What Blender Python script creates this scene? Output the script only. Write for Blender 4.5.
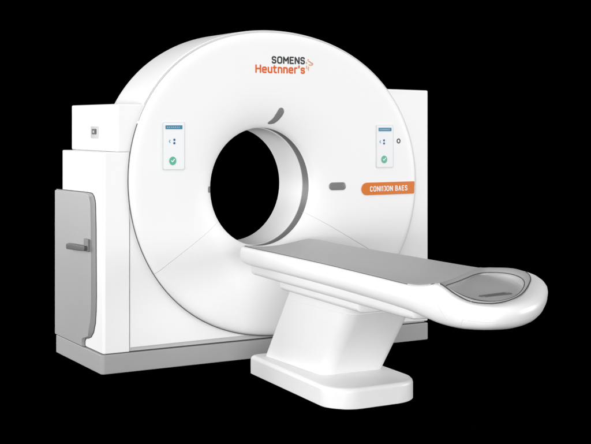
import bpy, bmesh, math
from mathutils import Vector, Matrix
from mathutils.bvhtree import BVHTree

for o in list(bpy.data.objects):
    bpy.data.objects.remove(o, do_unlink=True)
S = bpy.context.scene
COL = S.collection
R = math.radians

# ------------------------------------------------------------------ camera
YAW = 0.5209559
cd = bpy.data.cameras.new("camera")
cam = bpy.data.objects.new("camera", cd)
COL.objects.link(cam)
cam.location = (-2.4308, -6.3719, 1.40)
cam.rotation_euler = (R(90), 0, -YAW)
cd.sensor_fit = 'HORIZONTAL'
cd.sensor_width = 36.0
cd.lens = 36.0 * 1216.1 / 591.0
cd.shift_y = -(222.0 - 122.165) / 591.0
cd.clip_start = 0.05
cd.clip_end = 200
S.camera = cam

# ------------------------------------------------------------------ world, light
W = bpy.data.worlds.new("World")
S.world = W
W.use_nodes = True
W.node_tree.nodes["Background"].inputs[0].default_value = (0, 0, 0, 1)
W.node_tree.nodes["Background"].inputs[1].default_value = 0.0
S.view_settings.view_transform = 'Standard'
S.view_settings.look = 'None'
S.view_settings.exposure = 0
S.view_settings.gamma = 1


def area(name, loc, target, sx, sy, power, col=(1, 1, 1)):
    ld = bpy.data.lights.new(name, 'AREA')
    ld.shape = 'RECTANGLE'
    ld.size, ld.size_y = sx, sy
    ld.energy = power
    ld.color = col
    o = bpy.data.objects.new(name, ld)
    COL.objects.link(o)
    o.location = loc
    d = Vector(target) - Vector(loc)
    o.rotation_euler = d.to_track_quat('-Z', 'Y').to_euler()
    return o


LAMPS = [
    ("softbox_left", (-7.5, -1.0, 1.5), (0.6, -0.4, 0.8), 5.0, 2.8, 235),
    ("softbox_front_left", (-5.0, -9.5, 1.35), (1.0, -0.3, 0.75), 9.0, 2.5, 530),
    ("softbox_top", (0.8, -2.0, 7.0), (1.0, -0.8, 0.7), 7.0, 6.0, 305),
    ("fill_rear_left", (-3.6, 4.6, 1.6), (1.3, 0.2, 1.0), 2.5, 2.5, 240),  # unseen fill, added to brighten the inside of the bore liner
    ("softbox_left_high", (-5.5, -3.5, 5.0), (0.8, -0.4, 0.8), 4.0, 4.0, 95),
    ("fill_front_low", (-3.2, -7.6, 0.6), (1.0, -0.6, 0.5), 7.0, 1.0, 230),  # unseen low fill, added to lift the lower surfaces
    ("fill_right", (8.0, -4.0, 1.5), (1.0, -0.8, 0.7), 4.0, 2.6, 320),  # unseen fill, added to brighten the right cover and table nose
]
for row in LAMPS:
    area(*row)

# ------------------------------------------------------------------ materials


def material(name, col, rough=0.4, spec=0.4, var=0.02, bump=0.004, scale=180, coat=0.0):
    m = bpy.data.materials.new(name)
    m.use_nodes = True
    nt = m.node_tree
    b = nt.nodes["Principled BSDF"]
    tc = nt.nodes.new("ShaderNodeTexCoord")
    n = nt.nodes.new("ShaderNodeTexNoise")
    n.inputs["Scale"].default_value = 3.5
    n.inputs["Detail"].default_value = 5
    nt.links.new(tc.outputs["Object"], n.inputs["Vector"])
    mr = nt.nodes.new("ShaderNodeMapRange")
    mr.inputs["To Min"].default_value = 1 - var
    mr.inputs["To Max"].default_value = 1 + var
    nt.links.new(n.outputs["Fac"], mr.inputs["Value"])
    mx = nt.nodes.new("ShaderNodeMix")
    mx.data_type = 'RGBA'
    mx.blend_type = 'MULTIPLY'
    mx.inputs["Factor"].default_value = 1.0
    mx.inputs[6].default_value = (*col, 1)
    nt.links.new(mr.outputs["Result"], mx.inputs[7])
    nt.links.new(mx.outputs[2], b.inputs["Base Color"])
    rr = nt.nodes.new("ShaderNodeMapRange")
    rr.inputs["To Min"].default_value = rough - 0.05
    rr.inputs["To Max"].default_value = rough + 0.05
    nt.links.new(n.outputs["Fac"], rr.inputs["Value"])
    nt.links.new(rr.outputs["Result"], b.inputs["Roughness"])
    b.inputs["Specular IOR Level"].default_value = spec
    if coat:
        b.inputs["Coat Weight"].default_value = coat
        b.inputs["Coat Roughness"].default_value = 0.15
    if bump:
        n2 = nt.nodes.new("ShaderNodeTexNoise")
        n2.inputs["Scale"].default_value = scale
        nt.links.new(tc.outputs["Object"], n2.inputs["Vector"])
        bp = nt.nodes.new("ShaderNodeBump")
        bp.inputs["Strength"].default_value = 0.12
        bp.inputs["Distance"].default_value = bump
        nt.links.new(n2.outputs["Fac"], bp.inputs["Height"])
        nt.links.new(bp.outputs["Normal"], b.inputs["Normal"])
    return m


M = dict(
    white=material("white_moulded_plastic", (.82, .82, .825), .42, .35, .008, .0012, 260),
    table=material("white_painted_shell", (.82, .82, .825), .36, .4, .008, .0010, 260),
    liner=material("bore_plastic", (.80, .80, .80), .38, .4, .01, .001, 260),
    plinth=material("grey_painted_plinth", (.35, .35, .355), .5, .35, .03, .002, 300),
    door=material("grey_door_panel", (.345, .345, .35), .45, .35, .02, .002, 300),
    ring=material("grey_ring_window", (.175, .175, .18), .3, .5, .03, .001, 260),
    lens=material("grey_lens", (.20, .20, .205), .25, .5, .05, .001, 260),
    handle=material("dark_grey_handle", (.06, .06, .06), .4, .5, .06, .001, 260),
    handle_plate=material("mid_grey_plate", (.15, .15, .15), .4, .5, .06, .001, 260),
    gap=material("black_rubber_and_gap", (.06, .06, .06), .7, .2, .1, 0),
    mattress=material("grey_vinyl", (.445, .445, .45), .5, .35, .02, .003, 420),
    tray=material("grey_tray_plastic", (.46, .46, .465), .38, .45, .02, .001, 300),
    trim=material("pale_grey_trim", (.5, .5, .5), .5, .3, .02, 0),
    edge_shade=material("dark_edge_shade", (.22, .22, .225), .5, .3, .02, 0),  # shade of the door's chamfered edge, put into the colour
    line=material("pale_grey_line", (.62, .62, .62), .6, .2, .05, 0),
    screen=material("pale_screen", (.82, .835, .845), .2, .5, .01, 0),
    frame=material("screen_frame", (.62, .64, .66), .4, .4, .02, 0),
    blue=material("teal_blue", (.06, .24, .37), .3, .4, .05, 0),
    navy=material("navy_ink", (.04, .12, .25), .4, .3, .05, 0),
    green=material("green_button", (.12, .44, .31), .3, .4, .05, 0),
    orange=material("orange_badge", (.63, .16, .012), .4, .4, .03, 0),
    orange_ink=material("orange_ink", (.66, .12, .02), .5, .3, .03, 0),
    pale_orange=material("pale_orange_ink", (.66, .30, .10), .5, .3, .1, 0),
    dark_ink=material("dark_ink", (.035, .037, .042), .5, .3, .05, 0),
    white_ink=material("white_ink", (.85, .85, .85), .5, .3, .01, 0),
    floor=material("black_floor", (0, 0, 0), 1.0, 0.0, 0, 0),
)

# ------------------------------------------------------------------ helpers


def empty(name, loc, label, cat):
    o = bpy.data.objects.new(name, None)
    COL.objects.link(o)
    o.location = loc
    o.empty_display_size = .2
    o["label"] = label
    o["category"] = cat
    return o


def world_loc(o):
    v = Vector((0, 0, 0))
    while o:
        v += o.location
        o = o.parent
    return v


FLAT_SIDED = {"base_plinth", "base_plate", "pedestal", "side_column", "upper_side_block", "right_side_cover", "cabinet_door", "handle_lever", "door_handle"}


def build(name, bm, mat, parent=None, sharp=32, origin=None):
    """link one mesh; its vertices are given in world metres"""
    bmesh.ops.recalc_face_normals(bm, faces=bm.faces[:])
    if origin is None:
        lo = Vector([min(v.co[k] for v in bm.verts) for k in range(3)])
        hi = Vector([max(v.co[k] for v in bm.verts) for k in range(3)])
        origin = (lo + hi) / 2
        origin.z = lo.z
    origin = Vector(origin)
    bmesh.ops.translate(bm, verts=bm.verts[:], vec=-origin)
    me = bpy.data.meshes.new(name)
    bm.to_mesh(me)
    bm.free()
    me.shade_smooth()
    me.set_sharp_from_angle(angle=R(sharp))
    me.materials.append(mat)
    o = bpy.data.objects.new(name, me)
    COL.objects.link(o)
    if name in FLAT_SIDED:                 # keep the broad flat faces flat next to their rounded edges
        wn = o.modifiers.new("weighted_normals", 'WEIGHTED_NORMAL')
        wn.keep_sharp = True
        wn.weight = 80
    o.parent = parent
    o.location = origin - (world_loc(parent) if parent else Vector((0, 0, 0)))
    return o


def bevel_edges(bm, edges, w, seg=3):
    if edges:
        bmesh.ops.bevel(bm, geom=list(edges), offset=w, segments=seg, profile=.5, affect='EDGES', clamp_overlap=True)


def prism(bm, poly, axis, a, b, bev=0, seg=3, min_ang=35):
    """extrude a 2D polygon along an axis ('x': poly is (y,z), 'y': (x,z), 'z': (x,y)) from a to b"""
    def P(p, t):
        return {'x': (t, p[0], p[1]), 'y': (p[0], t, p[1]), 'z': (p[0], p[1], t)}[axis]
    t0 = bmesh.new()
    va = [t0.verts.new(P(p, a)) for p in poly]
    vb = [t0.verts.new(P(p, b)) for p in poly]
    n = len(poly)
    t0.faces.new(va)
    t0.faces.new(vb[::-1])
    for i in range(n):
        t0.faces.new((va[i], vb[i], vb[(i + 1) % n], va[(i + 1) % n]))
    bmesh.ops.recalc_face_normals(t0, faces=t0.faces[:])
    if bev:
        t0.edges.ensure_lookup_table()
        es = [e for e in t0.edges if len(e.link_faces) == 2 and e.calc_face_angle(0) > R(min_ang)]
        bevel_edges(t0, es, bev, seg)
    merge(bm, t0)


def merge(bm, src):
    me = bpy.data.meshes.new("tmp")
    src.to_mesh(me)
    src.free()
    bm.from_mesh(me)
    bpy.data.meshes.remove(me)


def rounded_rect(x0, y0, x1, y1, r, n=6):
    rs = r if isinstance(r, (tuple, list)) else (r,) * 4   # corners: (x0,y0) (x1,y0) (x1,y1) (x0,y1)
    out = []
    for (cx, cy, a0, q) in ((x0 + rs[0], y0 + rs[0], 180, rs[0]), (x1 - rs[1], y0 + rs[1], 270, rs[1]),
                            (x1 - rs[2], y1 - rs[2], 0, rs[2]), (x0 + rs[3], y1 - rs[3], 90, rs[3])):
        if q <= 0:
            out.append((cx, cy))
            continue
        for k in range(n + 1):
            a = R(a0 + 90 * k / n)
            out.append((cx + q * math.cos(a), cy + q * math.sin(a)))
    return out


def tube(bm, pts, r, n=6, closed=False):
    pts = [Vector(p) for p in pts]
    m = len(pts)
    rings = []
    for i, p in enumerate(pts):
        a = pts[(i - 1) % m] if (closed or i > 0) else p
        b = pts[(i + 1) % m] if (closed or i < m - 1) else p
        t = (b - a).normalized()
        up = Vector((0, 1, 0)) if abs(t.y) < .9 else Vector((0, 0, 1))
        u = t.cross(up).normalized()
        v = t.cross(u)
        rings.append([bm.verts.new(p + r * (math.cos(2 * math.pi * k / n) * u + math.sin(2 * math.pi * k / n) * v)) for k in range(n)])
    for i in range(m if closed else m - 1):
        A, B = rings[i], rings[(i + 1) % m]
        for k in range(n):
            bm.faces.new((A[k], A[(k + 1) % n], B[(k + 1) % n], B[k]))
    if not closed:
        bm.faces.new(rings[0][::-1])
        bm.faces.new(rings[-1])


def loft(bm, rings, closed=True, cap0=False, cap1=False):
    vr = [[bm.verts.new(p) for p in r] for r in rings]
    n = len(vr[0])
    for A, B in zip(vr, vr[1:]):
        for k in range(n if closed else n - 1):
            bm.faces.new((A[k], A[(k + 1) % n], B[(k + 1) % n], B[k]))
    if cap0:
        bm.faces.new(vr[0][::-1])
    if cap1:
        bm.faces.new(vr[-1])
    return vr


def catmull(pts, per=6, closed=False):
    pts = [Vector(p) for p in pts]
    n = len(pts)
    out = []
    for i in range(n if closed else n - 1):
        if closed:
            p0, p1, p2, p3 = (pts[(i + k) % n] for k in (-1, 0, 1, 2))
        else:
            p0, p1, p2, p3 = pts[max(i - 1, 0)], pts[i], pts[i + 1], pts[min(i + 2, n - 1)]
        # centripetal-ish: finite-difference tangents scaled by chord length keep long/short spans from overshooting
        d01, d12, d23 = max((p1 - p0).length, 1e-6), max((p2 - p1).length, 1e-6), max((p3 - p2).length, 1e-6)
        m1 = (p2 - p0) / (d01 + d12) * d12 if (p1 - p0).length > 1e-6 else (p2 - p1)
        m2 = (p3 - p1) / (d12 + d23) * d12 if (p3 - p2).length > 1e-6 else (p2 - p1)
        for k in range(per):
            t = k / per
            t2, t3 = t * t, t * t * t
            out.append((2 * t3 - 3 * t2 + 1) * p1 + (t3 - 2 * t2 + t) * m1 + (-2 * t3 + 3 * t2) * p2 + (t3 - t2) * m2)
    if not closed:
        out.append(pts[-1])
    return out


def arc_pts(cx, cy, rx, ry, a0, a1, n=8):
    return [(cx + rx * math.cos(R(a0 + (a1 - a0) * k / n)), cy + ry * math.sin(R(a0 + (a1 - a0) * k / n))) for k in range(n + 1)]


def box_o(w, h, r=.2):
    return rounded_rect(0, 0, w, h, r, 4) + [(0, r)]


# stroke letters: (width, strokes) on a cap height of 1
_s_up = arc_pts(.36, .75, .22, .25, 20, 90) + arc_pts(.22, .76, .22, .24, 90, 180) + arc_pts(.22, .74, .22, .23, 180, 270)[1:] + arc_pts(.36, .26, .22, .25, 90, 0) + arc_pts(.36, .24, .22, .24, 0, -90)[1:] + arc_pts(.22, .25, .22, .25, 270, 200)
_e_lo = [(.02, .36), (.50, .36), (.50, .48)] + arc_pts(.32, .50, .18, .22, 0, 90) + arc_pts(.20, .52, .20, .20, 90, 180) + arc_pts(.20, .18, .20, .18, 180, 270) + [(.46, .0)]
_s_lo = arc_pts(.30, .55, .16, .17, 20, 90) + arc_pts(.16, .545, .16, .175, 90, 270) + arc_pts(.30, .185, .16, .185, 90, -90) + arc_pts(.16, .17, .16, .17, 270, 205)
GLYPH = {
    'S': (.58, [_s_up]), 'O': (.66, [box_o(.66, 1, .24)]), 'M': (.78, [[(0, 0), (0, 1), (.39, .38), (.78, 1), (.78, 0)]]),
    'E': (.52, [[(.52, 1), (0, 1), (0, 0), (.52, 0)], [(0, .52), (.46, .52)]]), 'N': (.64, [[(0, 0), (0, 1), (.64, 0), (.64, 1)]]),
    'C': (.56, [arc_pts(.34, .76, .22, .24, 20, 90) + arc_pts(.24, .76, .24, .24, 90, 180) + arc_pts(.24, .24, .24, .24, 180, 270) + arc_pts(.34, .24, .22, .24, 270, 340)]),
    'I': (.0, [[(0, 0), (0, 1)]]), '1': (.16, [[(.16, 0), (.16, 1), (0, .84)]]), 'J': (.36, [[(.0, 1), (.36, 1), (.36, .2)] + arc_pts(.18, .18, .18, .18, 0, -110)]),
    'B': (.54, [[(0, 0), (0, 1), (.34, 1)] + arc_pts(.34, .77, .17, .23, 90, -90)[1:] + [(0, .54)], [(.34, .54)] + arc_pts(.35, .27, .19, .27, 90, -90) + [(0, 0)]]),
    'A': (.62, [[(0, 0), (.31, 1), (.62, 0)], [(.11, .32), (.51, .32)]]),
    'H': (.64, [[(0, 0), (0, 1)], [(.64, 0), (.64, 1)], [(0, .52), (.64, .52)]]),
    'e': (.50, [_e_lo]), 's': (.46, [_s_lo]),
    'u': (.48, [[(0, .72), (0, .2)] + arc_pts(.2, .2, .2, .2, 180, 270) + [(.48, 0)], [(.48, .72), (.48, 0)]]),
    'n': (.48, [[(0, 0), (0, .72), (.28, .72)] + arc_pts(.28, .52, .2, .2, 90, 0) + [(.48, 0)]]),
    't': (.34, [[(.08, .95), (.08, .2)] + arc_pts(.24, .18, .16, .18, 180, 270) + [(.34, 0)], [(-.06, .72), (.32, .72)]]),
    'r': (.30, [[(0, 0), (0, .72), (.30, .72)]]), "'": (.0, [[(0, 1.02), (-.02, .78)]]), ' ': (.18, []),
}


def lettering(name, body, x0, x1, z0, z1, y, mat, parent, stroke=.075, gap=.30, depth=.0016):
    """raised letters on the front (facing -y): rounded bars, squashed flat against the surface"""
    pen, runs = 0.0, []
    for ch in body:
        w, strokes = GLYPH[ch]
        for st in strokes:
            runs.append([(pen + q[0], q[1]) for q in st])
        pen += w + gap
    pen -= gap
    kx, kz = (x1 - x0) / pen, (z1 - z0)
    r = stroke * kz
    b = bmesh.new()
    for st in runs:
        P = [(x0 + q[0] * kx, z0 + q[1] * kz) for q in st]
        Q = [P[0]]
        for q in P[1:]:
            if math.hypot(q[0] - Q[-1][0], q[1] - Q[-1][1]) > 1e-5:
                Q.append(q)
        for p, q in zip(Q, Q[1:]):                    # one rounded bar per segment
            d = Vector((q[0] - p[0], 0, q[1] - p[1]))
            a0 = math.atan2(d.z, d.x)
            poly = [(p[0] + r * math.cos(a0 + math.pi / 2 + math.pi * k / 6), p[1] + r * math.sin(a0 + math.pi / 2 + math.pi * k / 6)) for k in range(7)]
            poly += [(q[0] + r * math.cos(a0 - math.pi / 2 + math.pi * k / 6), q[1] + r * math.sin(a0 - math.pi / 2 + math.pi * k / 6)) for k in range(7)]
            c = ((p[0] + q[0]) / 2, (p[1] + q[1]) / 2)
            lip = depth * (1 + .04 * ((len(b.verts) * 7919) % 13))      # bars end at slightly different heights: no two faces share a plane
            va = [b.verts.new((X, y, Z)) for X, Z in poly]
            vb = [b.verts.new((X, y - lip, Z)) for X, Z in poly]
            n = len(poly)
            b.faces.new(vb)
            for k in range(n):
                b.faces.new((va[k], va[(k + 1) % n], vb[(k + 1) % n], vb[k]))
    return build(name, b, mat, parent)


# ------------------------------------------------------------------ the floor
bm = bmesh.new()
bmesh.ops.create_grid(bm, x_segments=4, y_segments=4, size=30)
fl = build("floor", bm, M['floor'])
fl["kind"] = "structure"

# ================================================================== CT GANTRY
G = empty("ct_scanner", (1.109, .395, 0), "large white ring-shaped scanner gantry with round open bore and grey base", "CT scanner")

# the outline of the round front: radius about (SX, SZ) as a function of angle
SX, SZ = 1.123, 1.0


def seam_r(a):
    return (.9537 + .0348 * math.sin(a) + .0374 * math.cos(2 * a) + .0045 * math.sin(3 * a)
            - .0076 * math.cos(4 * a) - .0112 * math.sin(2 * a) + .0066 * math.cos(3 * a))


def seam_pt(a, d=0.0):
    r = seam_r(a) + d
    return (SX + r * math.cos(a), SZ + r * math.sin(a))


BX, BZ, BRX, BRZ = 1.012, 1.013, .335, .353      # the bore


def bore_pt(a, d=0.0):
    return (BX + (BRX + d) * math.cos(a), BZ + (BRZ + d) * math.sin(a))


FUN = [(0, .050), (.004, .040), (.012, .030), (.03, .020), (.06, .007), (.10, -.005), (.15, -.0135), (.20, -.018), (.25, -.020)]


def front_y(x, z):
    """depth of the front cover at a point: flat face, funnel towards the bore"""
    e = math.hypot((x - BX) / BRX, (z - BZ) / BRZ)
    d = (e - 1) * (BRX + BRZ) / 2
    if d >= FUN[-1][0]:
        return FUN[-1][1]
    for (d0, y0), (d1, y1) in zip(FUN, FUN[1:]):
        if d < d1:
            return y0 + (y1 - y0) * max(d - d0, 0) / (d1 - d0)
    return FUN[-1][1]


def seam_hit(a):
    """point of the round front's outline seen from the bore centre at angle a"""
    ca, sa = math.cos(a), math.sin(a)
    lo, hi = .3, 1.6
    for _ in range(40):
        m = (lo + hi) / 2
        x, z = BX + m * ca - SX, BZ + m * sa - SZ
        if math.hypot(x, z) < seam_r(math.atan2(z, x)):
            lo = m
        else:
            hi = m
    return lo


def bore_hit(a):
    return 1 / math.sqrt((math.cos(a) / BRX) ** 2 + (math.sin(a) / BRZ) ** 2)


# base plinth, with a narrow black shadow gap above it
bm = bmesh.new()
t = bmesh.new()
poly = rounded_rect(-.012, 0, 2.218, .785, .022)
prism(bm, poly, 'z', 0, .108, .006, 2)
build("base_plinth", bm, M['plinth'], G)
bm = bmesh.new()
prism(bm, rounded_rect(.006, .012, 2.208, .775, .02), 'z', .107, .1148)
build("base_gap", bm, M['gap'], G)

# round housing behind the front: outer shell, front lip, back plate with the bore through it
N = 192
A = [2 * math.pi * k / N for k in range(N)]


def ring(d, y, f=seam_pt):
    return [(f(a, d)[0], y, f(a, d)[1]) for a in A]


def bore_ring(d, y):
    return [(bore_pt(a, d)[0], y, bore_pt(a, d)[1]) for a in A]


bm = bmesh.new()
loft(bm, [ring(-.05, .022), ring(-.0, .014), ring(.004, .010), ring(.008, .016), ring(.0095, .03), ring(.0095, .20), ring(.0085, .44), ring(.003, .475),
          ring(-.012, .495), ring(-.035, .503), ring(-.2, .503), bore_ring(.12, .503), bore_ring(.035, .47), bore_ring(.012, .425)])
build("round_housing", bm, M['white'], G, 40)


# front cover in two panels, parted along two straight joints below the bore
def cover(name, a0, a1, n):
    b = bmesh.new()
    rows = []
    for k in range(n + 1):
        a = a0 + (a1 - a0) * k / n
        ca, sa = math.cos(a), math.sin(a)
        h, q = seam_hit(a), bore_hit(a)
        prof = [(h - .005, .035), (h - .0045, .004), (h - .007, -.005), (h - .012, -.0105), (h - .02, -.0145), (h - .035, -.018), (h - .055, -.0197), (h - .075, -.02)]
        for i in range(1, 6):
            prof.append((h - .075 + (q + .25 - h + .075) * i / 6, -.02))
        prof += [(q + d, y) for d, y in FUN[::-1]]
        rows.append([(BX + r * ca, y, BZ + r * sa) for r, y in prof])
    loft(b, rows, closed=False)
    # fold the two straight edges back into the gap
    for row in (rows[0], rows[-1]):
        va = [b.verts.new(p) for p in row]
        vb = [b.verts.new((p[0], p[1] + .025, p[2])) for p in row]
        for i in range(len(va) - 1):
            b.faces.new((va[i], va[i + 1], vb[i + 1], vb[i]))
    bmesh.ops.remove_doubles(b, verts=b.verts[:], dist=1e-5)
    return build(name, b, M['white'], G, 40)


AL, AR = R(213.6), R(-29.0)
gp = .0012
cover("front_cover", AR + gp, AL - gp, 150)
cover("lower_front_cover", AL + gp - 2 * math.pi, AR - gp, 80)

# dark rubber seal in the joint on the left and below, where the joint is seen open
bm = bmesh.new()
tube(bm, [(*((lambda p: (p[0], .002, p[1]))(seam_pt(R(d), -.001))),) for d in [157 + k * 1.0 for k in range(0, 117)]], .0021)
build("cover_seal", bm, M['gap'], G)
bm = bmesh.new()
tube(bm, [((lambda p: (p[0], .004, p[1]))(seam_pt(R(d), -.001))) for d in [-86 + k * 1.0 for k in range(0, 243)]], .0030)
build("cover_joint", bm, M['line'], G)

# bore: lip, grey ring window, white liner open at the back
bm = bmesh.new()
loft(bm, [bore_ring(.0, .050), bore_ring(.006, .052), bore_ring(.010, .058), bore_ring(.010, .062)])
build("bore_lip", bm, M['gap'], G)
bm = bmesh.new()
loft(bm, [bore_ring(.010, .0535), bore_ring(.004, .056), bore_ring(.004, .130), bore_ring(.012, .133)])
build("bore_ring", bm, M['ring'], G)
bm = bmesh.new()
loft(bm, [bore_ring(.010, .131), bore_ring(.001, .1315), bore_ring(-.001, .134), bore_ring(-.001, .20), bore_ring(-.001, .36), bore_ring(-.001, .418), bore_ring(.010, .4185)])
build("bore_liner", bm, M['liner'], G)

# lower left column, upper left block, lower fascia, right cover
bm = bmesh.new()
prism(bm, rounded_rect(0, .006, .157, .70, (.016, .006, .01, .02)), 'z', .1118, 1.232, .007, 3, 50)
build("side_column", bm, M['white'], G)

arc = [seam_pt(R(d), -.03) for d in range(150, 177, 3)]
bm = bmesh.new()
xa = [p for p in arc if 1.2 < p[1] < 1.503]
poly = [(.085, 1.2325), (.085, 1.502)] + [(xa[0][0] + .01, 1.502)] + xa + [(xa[-1][0] - .004, 1.2325)]
prism(bm, poly, 'y', .007, .765, .010, 3)
build("upper_side_block", bm, M['white'], G)

arcL = [seam_pt(R(d), -.03) for d in range(186, 272, 3)]
bm = bmesh.new()
poly = [(.1615, arcL[0][1])] + [p for p in arcL if p[1] > .14] + [(1.10, .142), (.1615, .136)]
prism(bm, poly, 'y', .010, .45)
build("lower_fascia", bm, M['white'], G)
bm = bmesh.new()
prism(bm, [(.160, .1140), (2.19, .1140), (2.19, .139), (.160, .139)], 'y', .016, .4)
build("trim_strip", bm, M['trim'], G)

arcR = [seam_pt(R(d), -.03) for d in range(-84, 43, 3)]
bm = bmesh.new()
poly = [(1.25, .139), (2.2165, .118), (2.2165, 1.604), (1.86, 1.610)] + [p for p in arcR[::-1] if .15 < p[1] < 1.60]
prism(bm, poly, 'y', .009, .77, .010, 3)
build("right_side_cover", bm, M['white'], G)

# grey cabinet door on the left side
bm = bmesh.new()
outline = [(.79, .112), (.79, .992), (.26, .999)]
for k in range(1, 9):                      # rounded front top corner
    a = R(90 - 90 * k / 8)
    outline.append((.105 + .075 - .075 * (1 - 0) * 1 + .0 - .075 * math.cos(a) + .0, .925 + .075 * math.sin(a)))
outline[3:] = [(.12 + .07 - .07 * math.sin(R(11.25 * k)), .925 + .073 * math.cos(R(11.25 * k))) for k in range(0, 9)]
outline += [(.112, .80), (.108, .55), (.106, .42), (.110, .34), (.122, .27), (.150, .215), (.190, .182), (.235, .168), (.275, .160), (.290, .146), (.292, .128), (.288, .112)]


def shifted(pts, d):
    """the outline with its front edge moved back by d"""
    out = []
    for y, z in pts:
        k = d if y < .25 and z > .2 else (d * .45 if y < .3 else 0)
        out.append((y + k, z - (.006 if z > .9 else 0)))
    return out


inner = shifted(outline, .060)
loft(bm, [[(.004, y, z) for y, z in outline], [(-.002, y, z) for y, z in outline], [(-.0035, y, z) for y, z in inner], [(-.0105, y, z) for y, z in inner],
          [(-.0120, y, z) for y, z in shifted(inner, .004)]], True, True, True)
DOOR = build("cabinet_door", bm, M['door'], G, 25)
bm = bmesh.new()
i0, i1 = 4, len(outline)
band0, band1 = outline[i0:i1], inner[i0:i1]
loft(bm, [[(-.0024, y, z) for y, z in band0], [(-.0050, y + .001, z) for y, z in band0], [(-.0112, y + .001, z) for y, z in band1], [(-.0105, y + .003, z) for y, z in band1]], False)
build("door_edge_shade", bm, M['edge_shade'], DOOR)  # strip painted darker to give the door's front chamfer its shade
bm = bmesh.new()
tube(bm, [(-.0012, y, z) for y, z in outline[1:]], .0026)  # dark bead drawing the shadow of the gap around the door
build("door_gap_shadow", bm, M['gap'], DOOR)
bm = bmesh.new()
prism(bm, rounded_rect(.182, .666, .250, .736, .004), 'x', -.026, -.0115, .003, 2)
HP = build("door_handle", bm, M['handle_plate'], DOOR)
bm = bmesh.new()
prism(bm, [(.195, .674), (.195, .698), (.24, .697), (.48, .690), (.495, .686), (.50, .680), (.50, .660), (.49, .655), (.26, .666)], 'x', -.044, -.024, .004, 2)
build("handle_lever", bm, M['handle'], DOOR)

# power switch on the upper block's side
bm = bmesh.new()
prism(bm, rounded_rect(.305, 1.305, .425, 1.375, .006), 'x', .081, .0865, .002, 2)
SW = build("power_switch", bm, M['trim'], G)
bm = bmesh.new()
prism(bm, rounded_rect(.330, 1.329, .395, 1.360, .003), 'x', .077, .082)
build("switch_frame", bm, M['dark_ink'], SW)
bm = bmesh.new()
prism(bm, rounded_rect(.354, 1.338, .372, 1.350, .003), 'x', .075, .078)
build("switch_button", bm, M['trim'], SW)


# control panels on the front
def disc_poly(x, z, rx, rz, n=28):
    return [(x + rx * math.cos(2 * math.pi * k / n), z + rz * math.sin(2 * math.pi * k / n)) for k in range(n)]


def panel(x0, z0, x1, z1, key_x, but_x, label):
    w = x1 - x0
    b = bmesh.new()
    prism(b, rounded_rect(x0, z0, x1, z1, .010), 'y', -.0235, -.019)
    p = build("control_panel", b, M['frame'], G)
    b = bmesh.new()
    prism(b, rounded_rect(x0 + .004, z0 + .004, x1 - .004, z1 - .004, .008), 'y', -.0250, -.0230)
    build("panel_face", b, M['screen'], p)
    b = bmesh.new()
    zb = z1 - .030
    prism(b, rounded_rect(x0 + .016, zb - .011, x1 - .016, zb + .011, .002), 'y', -.0265, -.0248)
    build("status_bar", b, M['blue'], p)
    b = bmesh.new()
    for k in range(7):
        xx = x0 + .026 + k * (w - .06) / 6.5
        prism(b, [(xx, zb - .0018), (xx + .006, zb - .0018), (xx + .006, zb + .0018), (xx, zb + .0018)], 'y', -.0272, -.0264)
    build("status_marks", b, M['frame'], p)
    b = bmesh.new()
    zk = z0 + .163
    for dz in (-.0105, .0085):
        prism(b, disc_poly(key_x + .014, zk + dz, .0062, .0070, 14), 'y', -.0268, -.0248)
    build("direction_keys", b, M['navy'], p)
    b = bmesh.new()
    prism(b, [(key_x - .020, zk), (key_x - .012, zk + .010), (key_x - .010, zk + .007), (key_x - .016, zk), (key_x - .010, zk - .007), (key_x - .012, zk - .010)], 'y', -.0262, -.0248)
    build("arrow_key", b, M['blue'], p)
    b = bmesh.new()
    zc = z0 + .052
    prism(b, disc_poly(but_x, zc, .022, .024), 'y', -.0275, -.0248, .001, 1, 60)
    bt = build("confirm_button", b, M['green'], p)
    b = bmesh.new()
    pts = [(-.011, .001), (-.003, -.008), (.012, .009)]
    out = [(-.0085, .004), (-.003, -.0025), (.0095, .012), (.0125, .0085), (-.003, -.0095), (-.0115, .0005)]
    prism(b, [(but_x + q[0], zc + q[1]) for q in out], 'y', -.0285, -.0272)
    build("check_mark", b, M['white_ink'], bt)
    return p


panel(.345, 1.128, .482, 1.401, .402, .406, "")
panel(1.795, 1.114, 1.924, 1.384, 1.838, 1.853, "")
bm = bmesh.new()
loft(bm, [[(x, y, z) for x, z in disc_poly(1.966, 1.281, r, r * 1.12, 28)] for r, y in ((.0085, -.0195), (.0085, -.0220), (.0140, -.0220), (.0140, -.0195))])
build("round_key", bm, M['dark_ink'], G)

# orange name badge with a rounded left end
bm = bmesh.new()
zc, zr = .984, .039
poly = [(1.725 + zr * math.cos(R(a)), zc + zr * math.sin(R(a))) for a in range(90, 271, 12)] + [(2.078, zc - zr), (2.085, zc - zr + .004), (2.088, zc + zr - .004), (2.082, zc + zr)]
prism(bm, poly, 'y', -.0245, -.006, .001, 1, 60)
BAD = build("name_badge", bm, M['orange'], G)
lettering("badge_lettering", "CONI1JON", 1.750, 1.916, .969, .997, -.0240, M['white_ink'], BAD, .095, .42, .0016)
lettering("badge_lettering", "BAES", 1.940, 2.028, .969, .997, -.0240, M['white_ink'], BAD, .095, .42, .0016)

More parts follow.
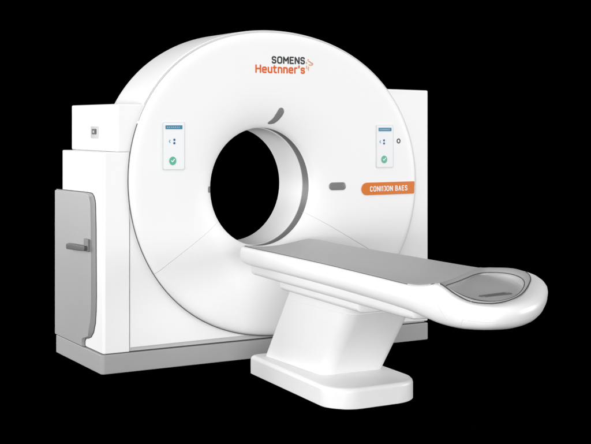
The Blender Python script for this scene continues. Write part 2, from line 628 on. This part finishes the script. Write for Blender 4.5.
# lettering on the upper front
lettering("dark_lettering", "SOMENS", 1.055, 1.275, 1.753, 1.789, -.0190, M['dark_ink'], G, .125, .36)
lettering("orange_lettering", "Heutnner's", .945, 1.275, 1.696, 1.737, -.0190, M['orange_ink'], G, .120, .33)
bm = bmesh.new()
for seg in ([(1.291, 1.742), (1.291, 1.722)], [(1.291, 1.764), (1.291, 1.752)], [(1.298, 1.774), (1.305, 1.780)], [(1.304, 1.770), (1.318, 1.764), (1.327, 1.755)],
            [(1.306, 1.748), (1.320, 1.745), (1.334, 1.749)], [(1.306, 1.735), (1.303, 1.722), (1.304, 1.712)], [(1.330, 1.760), (1.336, 1.752)]):
    tube(bm, [(x, -.0205, z) for x, z in seg], .0030, 5)
build("emblem", bm, M['pale_orange'], G)


# grey light windows around the bore
def window_pill(outline, mat=M['lens'], lift=.002):
    b = bmesh.new()
    cx = sum(p[0] for p in outline) / len(outline)
    cz = sum(p[1] for p in outline) / len(outline)
    rows = []
    for s, l in ((1.0, -.004), (1.0, lift), (.93, lift + .0012), (.5, lift + .0012), (.15, lift + .0012)):
        rows.append([(cx + (x - cx) * s, front_y(cx + (x - cx) * s, cz + (z - cz) * s) - l, cz + (z - cz) * s) for x, z in outline])
    loft(b, rows, True, False, True)
    return build("light_window", b, mat, G)


window_pill(rounded_rect(1.458, .982, 1.572, 1.030, .0225, 8))
# the slanting window above the bore: wider and blunter at its upper end
window_pill([(p.x, p.y) for p in catmull([(x, z, 0) for x, z in [(1.109, 1.483), (1.125, 1.486), (1.137, 1.478), (1.141, 1.458), (1.12, 1.421), (1.091, 1.394), (1.067, 1.388), (1.049, 1.389), (1.046, 1.397), (1.072, 1.421), (1.091, 1.453)]], 4, True)])
window_pill(rounded_rect(.652, .988, .672, 1.026, .009, 6))

# ================================================================== PATIENT TABLE
T = empty("patient_table", (.93, -.95, 0), "white patient table with grey mattress on slanted pedestal, in front of the bore", "patient table")

# base plate
bm = bmesh.new()
poly = rounded_rect(.673, -1.385, 1.205, -.355, (.16, .16, .04, .03), 14)
rows = []
for inset, z in ((.004, 0), (.0, .004), (.0, .082), (.003, .093), (.010, .101), (.019, .104)):
    c = Vector((.947, -.873))
    rows.append([((p[0] - c.x) * (1 - inset / .26) + c.x + .05 * (p[1] + 1.05) / .7, (p[1] - c.y) * (1 - inset / .52) + c.y, z) for p in poly])
loft(bm, rows, True, True, True)
build("base_plate", bm, M['table'], T, 50)

# slanted pedestal
bm = bmesh.new()
rows = []
for k in range(9):
    t = k / 8
    z = .1035 + (.515 - .1035) * t
    sh = -.235 * t / .83 - .0 * t
    poly = rounded_rect(.776 - .0 * t, -1.06 + sh * 1.10, 1.158, -.43 + sh, (.075, .05, .05, .03), 10)
    rows.append([(p[0], p[1], z) for p in poly])
loft(bm, rows, True, True, True)
bm2 = bmesh.new()
t = (.452 - .1035) / (.515 - .1035)
sh = -.235 * t / .83
tube(bm2, [(p[0], p[1], .452) for p in rounded_rect(.776, -1.06 + sh * 1.10, 1.158, -.43 + sh, (.075, .05, .05, .03), 10)], .0016, 5, True)
build("pedestal_joint", bm2, M['white'], T)
PED = build("pedestal", bm, M['table'], T, 40)
bm = bmesh.new()
tube(bm, [(p[0], p[1], .1045) for p in rounded_rect(.776, -1.06, 1.158, -.43, (.075, .05, .05, .03), 10)], .0025, 5, True)
build("pedestal_joint", bm, M['line'], T)

# tabletop shell: a rim line, then rings down its side
#      rim (x, y, z)            widest (x, y, z)        foot of the side (x, y, z)
ST = [((.725, -.300, .703), (.702, -.285, .655), (.735, -.30, .607)),
      ((.690, -.800, .704), (.662, -.80, .655), (.698, -.80, .605)),
      ((.655, -1.300, .705), (.625, -1.30, .655), (.664, -1.30, .603)),
      ((.605, -1.850, .705), (.574, -1.85, .652), (.615, -1.85, .600)),
      ((.582, -2.130, .7055), (.551, -2.13, .650), (.595, -2.12, .592)),
      ((.584, -2.225, .716), (.548, -2.24, .648), (.592, -2.22, .580)),
      ((.590, -2.300, .729), (.548, -2.33, .645), (.594, -2.30, .570)),
      ((.600, -2.405, .694), (.552, -2.45, .634), (.604, -2.37, .565)),
      ((.612, -2.490, .675), (.580, -2.53, .628), (.622, -2.43, .564)),
      ((.670, -2.540, .670), (.650, -2.605, .628), (.680, -2.48, .564)),
      ((.757, -2.540, .6745), (.765, -2.615, .633), (.770, -2.51, .566)),
      ((.890, -2.470, .685), (.925, -2.540, .642), (.900, -2.47, .576)),
      ((1.075, -2.305, .705), (1.126, -2.362, .662), (1.020, -2.36, .590)),
      ((1.147, -2.220, .715), (1.205, -2.250, .674), (1.090, -2.25, .598)),
      ((1.180, -2.150, .724), (1.238, -2.150, .679), (1.120, -2.15, .600)),
      ((1.190, -2.050, .728), (1.250, -2.02, .672), (1.150, -2.02, .590)),
      ((1.190, -1.900, .716), (1.245, -1.87, .665), (1.165, -1.87, .596)),
      ((1.200, -1.800, .7055), (1.245, -1.78, .660), (1.175, -1.78, .600)),
      ((1.214, -1.100, .705), (1.250, -1.10, .658), (1.185, -1.10, .603)),
      ((1.222, -.500, .7055), (1.256, -.50, .657), (1.190, -.50, .605)),
      ((1.225, -.165, .707), (1.250, -.150, .656), (1.195, -.165, .607)),
      ((1.115, -.165, .692), (1.115, -.145, .650), (1.110, -.175, .607)),
      ((.985, -.205, .683), (.985, -.185, .648), (.985, -.215, .607)),
      ((.850, -.260, .688), (.848, -.245, .650), (.85, -.27, .607))]
PER = 12
RIM = catmull([s[0] for s in ST], PER, True)
WID = catmull([s[1] for s in ST], PER, True)
FOO = catmull([s[2] for s in ST], PER, True)
rows = []
cen = Vector((.93, -1.4, .70))


def side(u):
    """the side's rounded profile between rim, widest line and foot"""
    out = []
    for r_, w_, f_ in zip(RIM, WID, FOO):
        # superelliptic quarter arcs, upper and lower
        if u <= 1:
            c = math.sin(u * math.pi / 2) ** .75
            s_ = 1 - math.cos(u * math.pi / 2) ** .8 if u < 1 else 1
            out.append(Vector((r_.x + (w_.x - r_.x) * c, r_.y + (w_.y - r_.y) * c, r_.z + (w_.z - r_.z) * s_)))
        else:
            v = u - 1
            c = 1 - math.cos(v * math.pi / 2) ** .8 if v < 1 else 1
            s_ = math.sin(v * math.pi / 2) ** .85
            out.append(Vector((w_.x + (f_.x - w_.x) * c, w_.y + (f_.y - w_.y) * c, w_.z + (f_.z - w_.z) * s_)))
    return out


inner0 = [p + Vector((0, 0, -.02)) + (Vector((.95, p.y * .9 - .15, p.z)) - p).normalized() * .012 for p in RIM]
inner1 = [p + (Vector((.95, p.y * .9 - .15, p.z)) - p).normalized() * .003 for p in RIM]
rows = [inner0, inner1] + [side(u) for u in (0, .12, .25, .4, .6, .8, 1, 1.2, 1.4, 1.6, 1.8, 2.0)]
bm = bmesh.new()
loft(bm, rows, True, False, True)
shell_bvh_src = bm.copy()
bmesh.ops.triangulate(shell_bvh_src, faces=shell_bvh_src.faces[:])
BV = BVHTree.FromBMesh(shell_bvh_src)
shell_bvh_src.free()
SH = build("tabletop_shell", bm, M['table'], T, 60)

# carriage rails under the shell
bm = bmesh.new()
c = []
n = 22
pts = []
XN = lambda y: .725 + (.582 - .725) * (y + .30) / (-2.13 + .30)
near = [(XN(y) + .006, y) for y in [-.37 - 1.72 * k / n for k in range(n + 1)]]
far = [(x + .44, y) for x, y in near[::-1]]
out = near[:-1] + [(near[-1][0] + .008, near[-1][1] - .012), (near[-1][0] + .03, near[-1][1] - .025)] + far
rows = []
for ins, z in ((.0, .612), (.0, .575), (.004, .560), (.016, .551), (.03, .549)):
    c0 = Vector((.90, -1.3))
    rows.append([(x + ins * (1 if x < c0.x else -1), y + ins * (0 if abs(y + 1.3) < .8 else (1 if y < -1.3 else -1)), z) for x, y in out])
loft(bm, rows, True, True, True)
build("carriage_rail", bm, M['table'], T, 40)
bm = bmesh.new()
near = [(XN(y) + .036, y) for y in [-.70 - .84 * k / n for k in range(n + 1)]]
far = [(x + .38, y) for x, y in near[::-1]]
out = near[:-1] + [(near[-1][0] + .006, near[-1][1] - .010), (near[-1][0] + .02, near[-1][1] - .018)] + far
rows = []
for ins, z in ((.0, .556), (.0, .525), (.004, .513), (.014, .506), (.03, .504)):
    rows.append([(x + ins * (1 if x < .9 else -1), y, z) for x, y in out])
loft(bm, rows, True, True, True)
build("lift_carriage", bm, M['table'], T, 40)

# mattress: a slightly hollow pad between the rims
def iR(k):
    return k * PER


nearL = RIM[iR(0):iR(5) + 5]
farL = RIM[iR(17):iR(20) + 1][::-1]
startL = RIM[iR(20):] + [RIM[0]]
startL = startL[::-1]                       # near corner -> far corner


def at(line, t):
    d = [0]
    for a, b in zip(line, line[1:]):
        d.append(d[-1] + (b - a).length)
    t *= d[-1]
    for i in range(len(line) - 1):
        if t <= d[i + 1] or i == len(line) - 2:
            return line[i].lerp(line[i + 1], (t - d[i]) / max(d[i + 1] - d[i], 1e-9))


endL = catmull([nearL[-1], (.74, -2.13, .7065), (.95, -1.985, .7055), (1.10, -1.87, .7055), farL[-1]], 8)
NS, NT = 24, 60
top = []
for i in range(NT + 1):
    v = i / NT
    row = []
    for j in range(NS + 1):
        u = j / NS
        p = at(nearL, v).lerp(at(farL, v), u)
        q = at(startL, u).lerp(at(endL, u), v)
        c4 = (startL[0].lerp(startL[-1], u)).lerp(endL[0].lerp(endL[-1], u), v)
        w = p + q - c4
        row.append(w + Vector((0, 0, .0035)))
    top.append(row)
bm = bmesh.new()
vt = [[bm.verts.new(p) for p in row] for row in top]
for i in range(NT):
    for j in range(NS):
        bm.faces.new((vt[i][j], vt[i][j + 1], vt[i + 1][j + 1], vt[i + 1][j]))
edge = [(i, 0) for i in range(NT + 1)] + [(NT, j) for j in range(1, NS + 1)] + [(i, NS) for i in range(NT - 1, -1, -1)] + [(0, j) for j in range(NS - 1, 0, -1)]
low = [bm.verts.new(vt[i][j].co + Vector((0, 0, -.014))) for i, j in edge]
for k in range(len(edge)):
    k2 = (k + 1) % len(edge)
    bm.faces.new((vt[edge[k][0]][edge[k][1]], vt[edge[k2][0]][edge[k2][1]], low[k2], low[k]))
build("mattress", bm, M['mattress'], T, 40)
bm = bmesh.new()
tube(bm, [p + Vector((-.0015, 0, .0005)) for p in nearL[:-18]], .0018, 6)
build("mattress_piping", bm, M['gap'], T)

# grey foot tray: raised rim around a hollow
loop = RIM[iR(6):iR(17) + 1] + [Vector(p) for p in endL[::-1][1:-1] if p.x > .62]
loop = [Vector(p) for p in loop]
CEN = Vector((.90, -2.19, .70))
LOW = Vector((.71, -2.50, .670))


def resample(line, n):
    L = line + [line[0]]
    d = [0]
    for p, q in zip(L, L[1:]):
        d.append(d[-1] + (q - p).length)
    out, i = [], 0
    for k in range(n):
        t = d[-1] * k / n
        while d[i + 1] < t:
            i += 1
        out.append(L[i].lerp(L[i + 1], (t - d[i]) / max(d[i + 1] - d[i], 1e-9)))
    return out


loop = resample(loop, 160)
oval = [LOW + (p - LOW) * .87 for p in loop]              # the hollow's edge: the same outline with its corners rounded away
for _ in range(110):
    n = len(oval)
    oval = [(oval[i - 1] + oval[i] * 2 + oval[(i + 1) % n]) / 4 for i in range(n)]
MID = sum(oval, Vector()) / len(oval)


def rimline(sc, dz):
    return [o_.lerp(p, sc) + Vector((0, 0, dz)) for o_, p in zip(oval, loop)]


# the plane the hollow's edge lies in, by least squares
PA = Matrix.Identity(3) * 0
pb = Vector((0, 0, 0))
for p in oval:
    v = Vector((1, p.x - MID.x, p.y - MID.y))
    for i in range(3):
        for j in range(3):
            PA[i][j] += v[i] * v[j]
        pb[i] += v[i] * p.z
PLANE = PA.inverted() @ pb


def floor_z(x, y, d=.013):
    return PLANE[0] + PLANE[1] * (x - MID.x) + PLANE[2] * (y - MID.y) - d


def hollow(sc, dz, flat):
    out = []
    for p in oval:
        x, y = MID.x + (p.x - MID.x) * sc, MID.y + (p.y - MID.y) * sc
        out.append(Vector((x, y, (p.z + dz) * (1 - flat) + floor_z(x, y) * flat)))
    return out


bm = bmesh.new()
loft(bm, [rimline(1, -.012), rimline(1, .003), rimline(.94, .0065), rimline(.75, .008), rimline(.3, .005), rimline(.06, .002), hollow(.995, -.001, 0), hollow(.985, -.008, .2),
          hollow(.970, -.010, .65), hollow(.94, 0, 1), hollow(.78, 0, 1), hollow(.4, 0, 1)], True, False, True)
TR = build("foot_tray", bm, M['tray'], T, 50)
bm = bmesh.new()
tube(bm, [p + Vector((0, 0, .0045)) for p in RIM[iR(6) + 1:iR(14)]], .0026, 6)
build("tray_seal", bm, M['gap'], TR)
bm = bmesh.new()
tube(bm, [p + Vector((0, 0, .0025)) for p in oval], .0016, 6, True)
build("recess_joint", bm, M['gap'], TR)
bm = bmesh.new()
GR = [(.815 + x * math.cos(R(4)) - y * math.sin(R(4)), -2.390 + x * math.sin(R(4)) + y * math.cos(R(4))) for x, y in rounded_rect(-.085, -.020, .085, .020, .016)]
gx, gy = sum(p[0] for p in GR) / len(GR), sum(p[1] for p in GR) / len(GR)
loft(bm, [[(gx + (x - gx) * k, gy + (y - gy) * k, floor_z(gx + (x - gx) * k, gy + (y - gy) * k) + h) for x, y in GR] for k, h in ((1, -.004), (1, .002), (.97, .0035), (.93, .0035), (.90, .0012), (.3, .0012))], True, False, True)
build("tray_grip", bm, M['ring'], TR)


# fine joints on the shell
def on_shell(pts, lift=.0008, n=16):
    out = []
    for a, b in zip(pts, pts[1:]):
        for k in range(n):
            q = Vector(a).lerp(Vector(b), k / n)
            hit = BV.find_nearest(q)
            out.append(hit[0] + hit[1] * lift)
    out.append(BV.find_nearest(Vector(pts[-1]))[0])
    return out


bm = bmesh.new()
tube(bm, on_shell([(.575, -2.285, .725), (.553, -2.31, .69), (.545, -2.35, .65), (.56, -2.41, .60)]), .0016, 5)
build("shell_joint", bm, M['line'], T)
bm = bmesh.new()
tube(bm, on_shell([(.58, -2.47, .59), (.57, -2.49, .612), (.64, -2.585, .610), (.75, -2.60, .612), (.86, -2.565, .617), (.87, -2.54, .59)]), .0014, 5)
build("access_panel_joint", bm, M['line'], T)
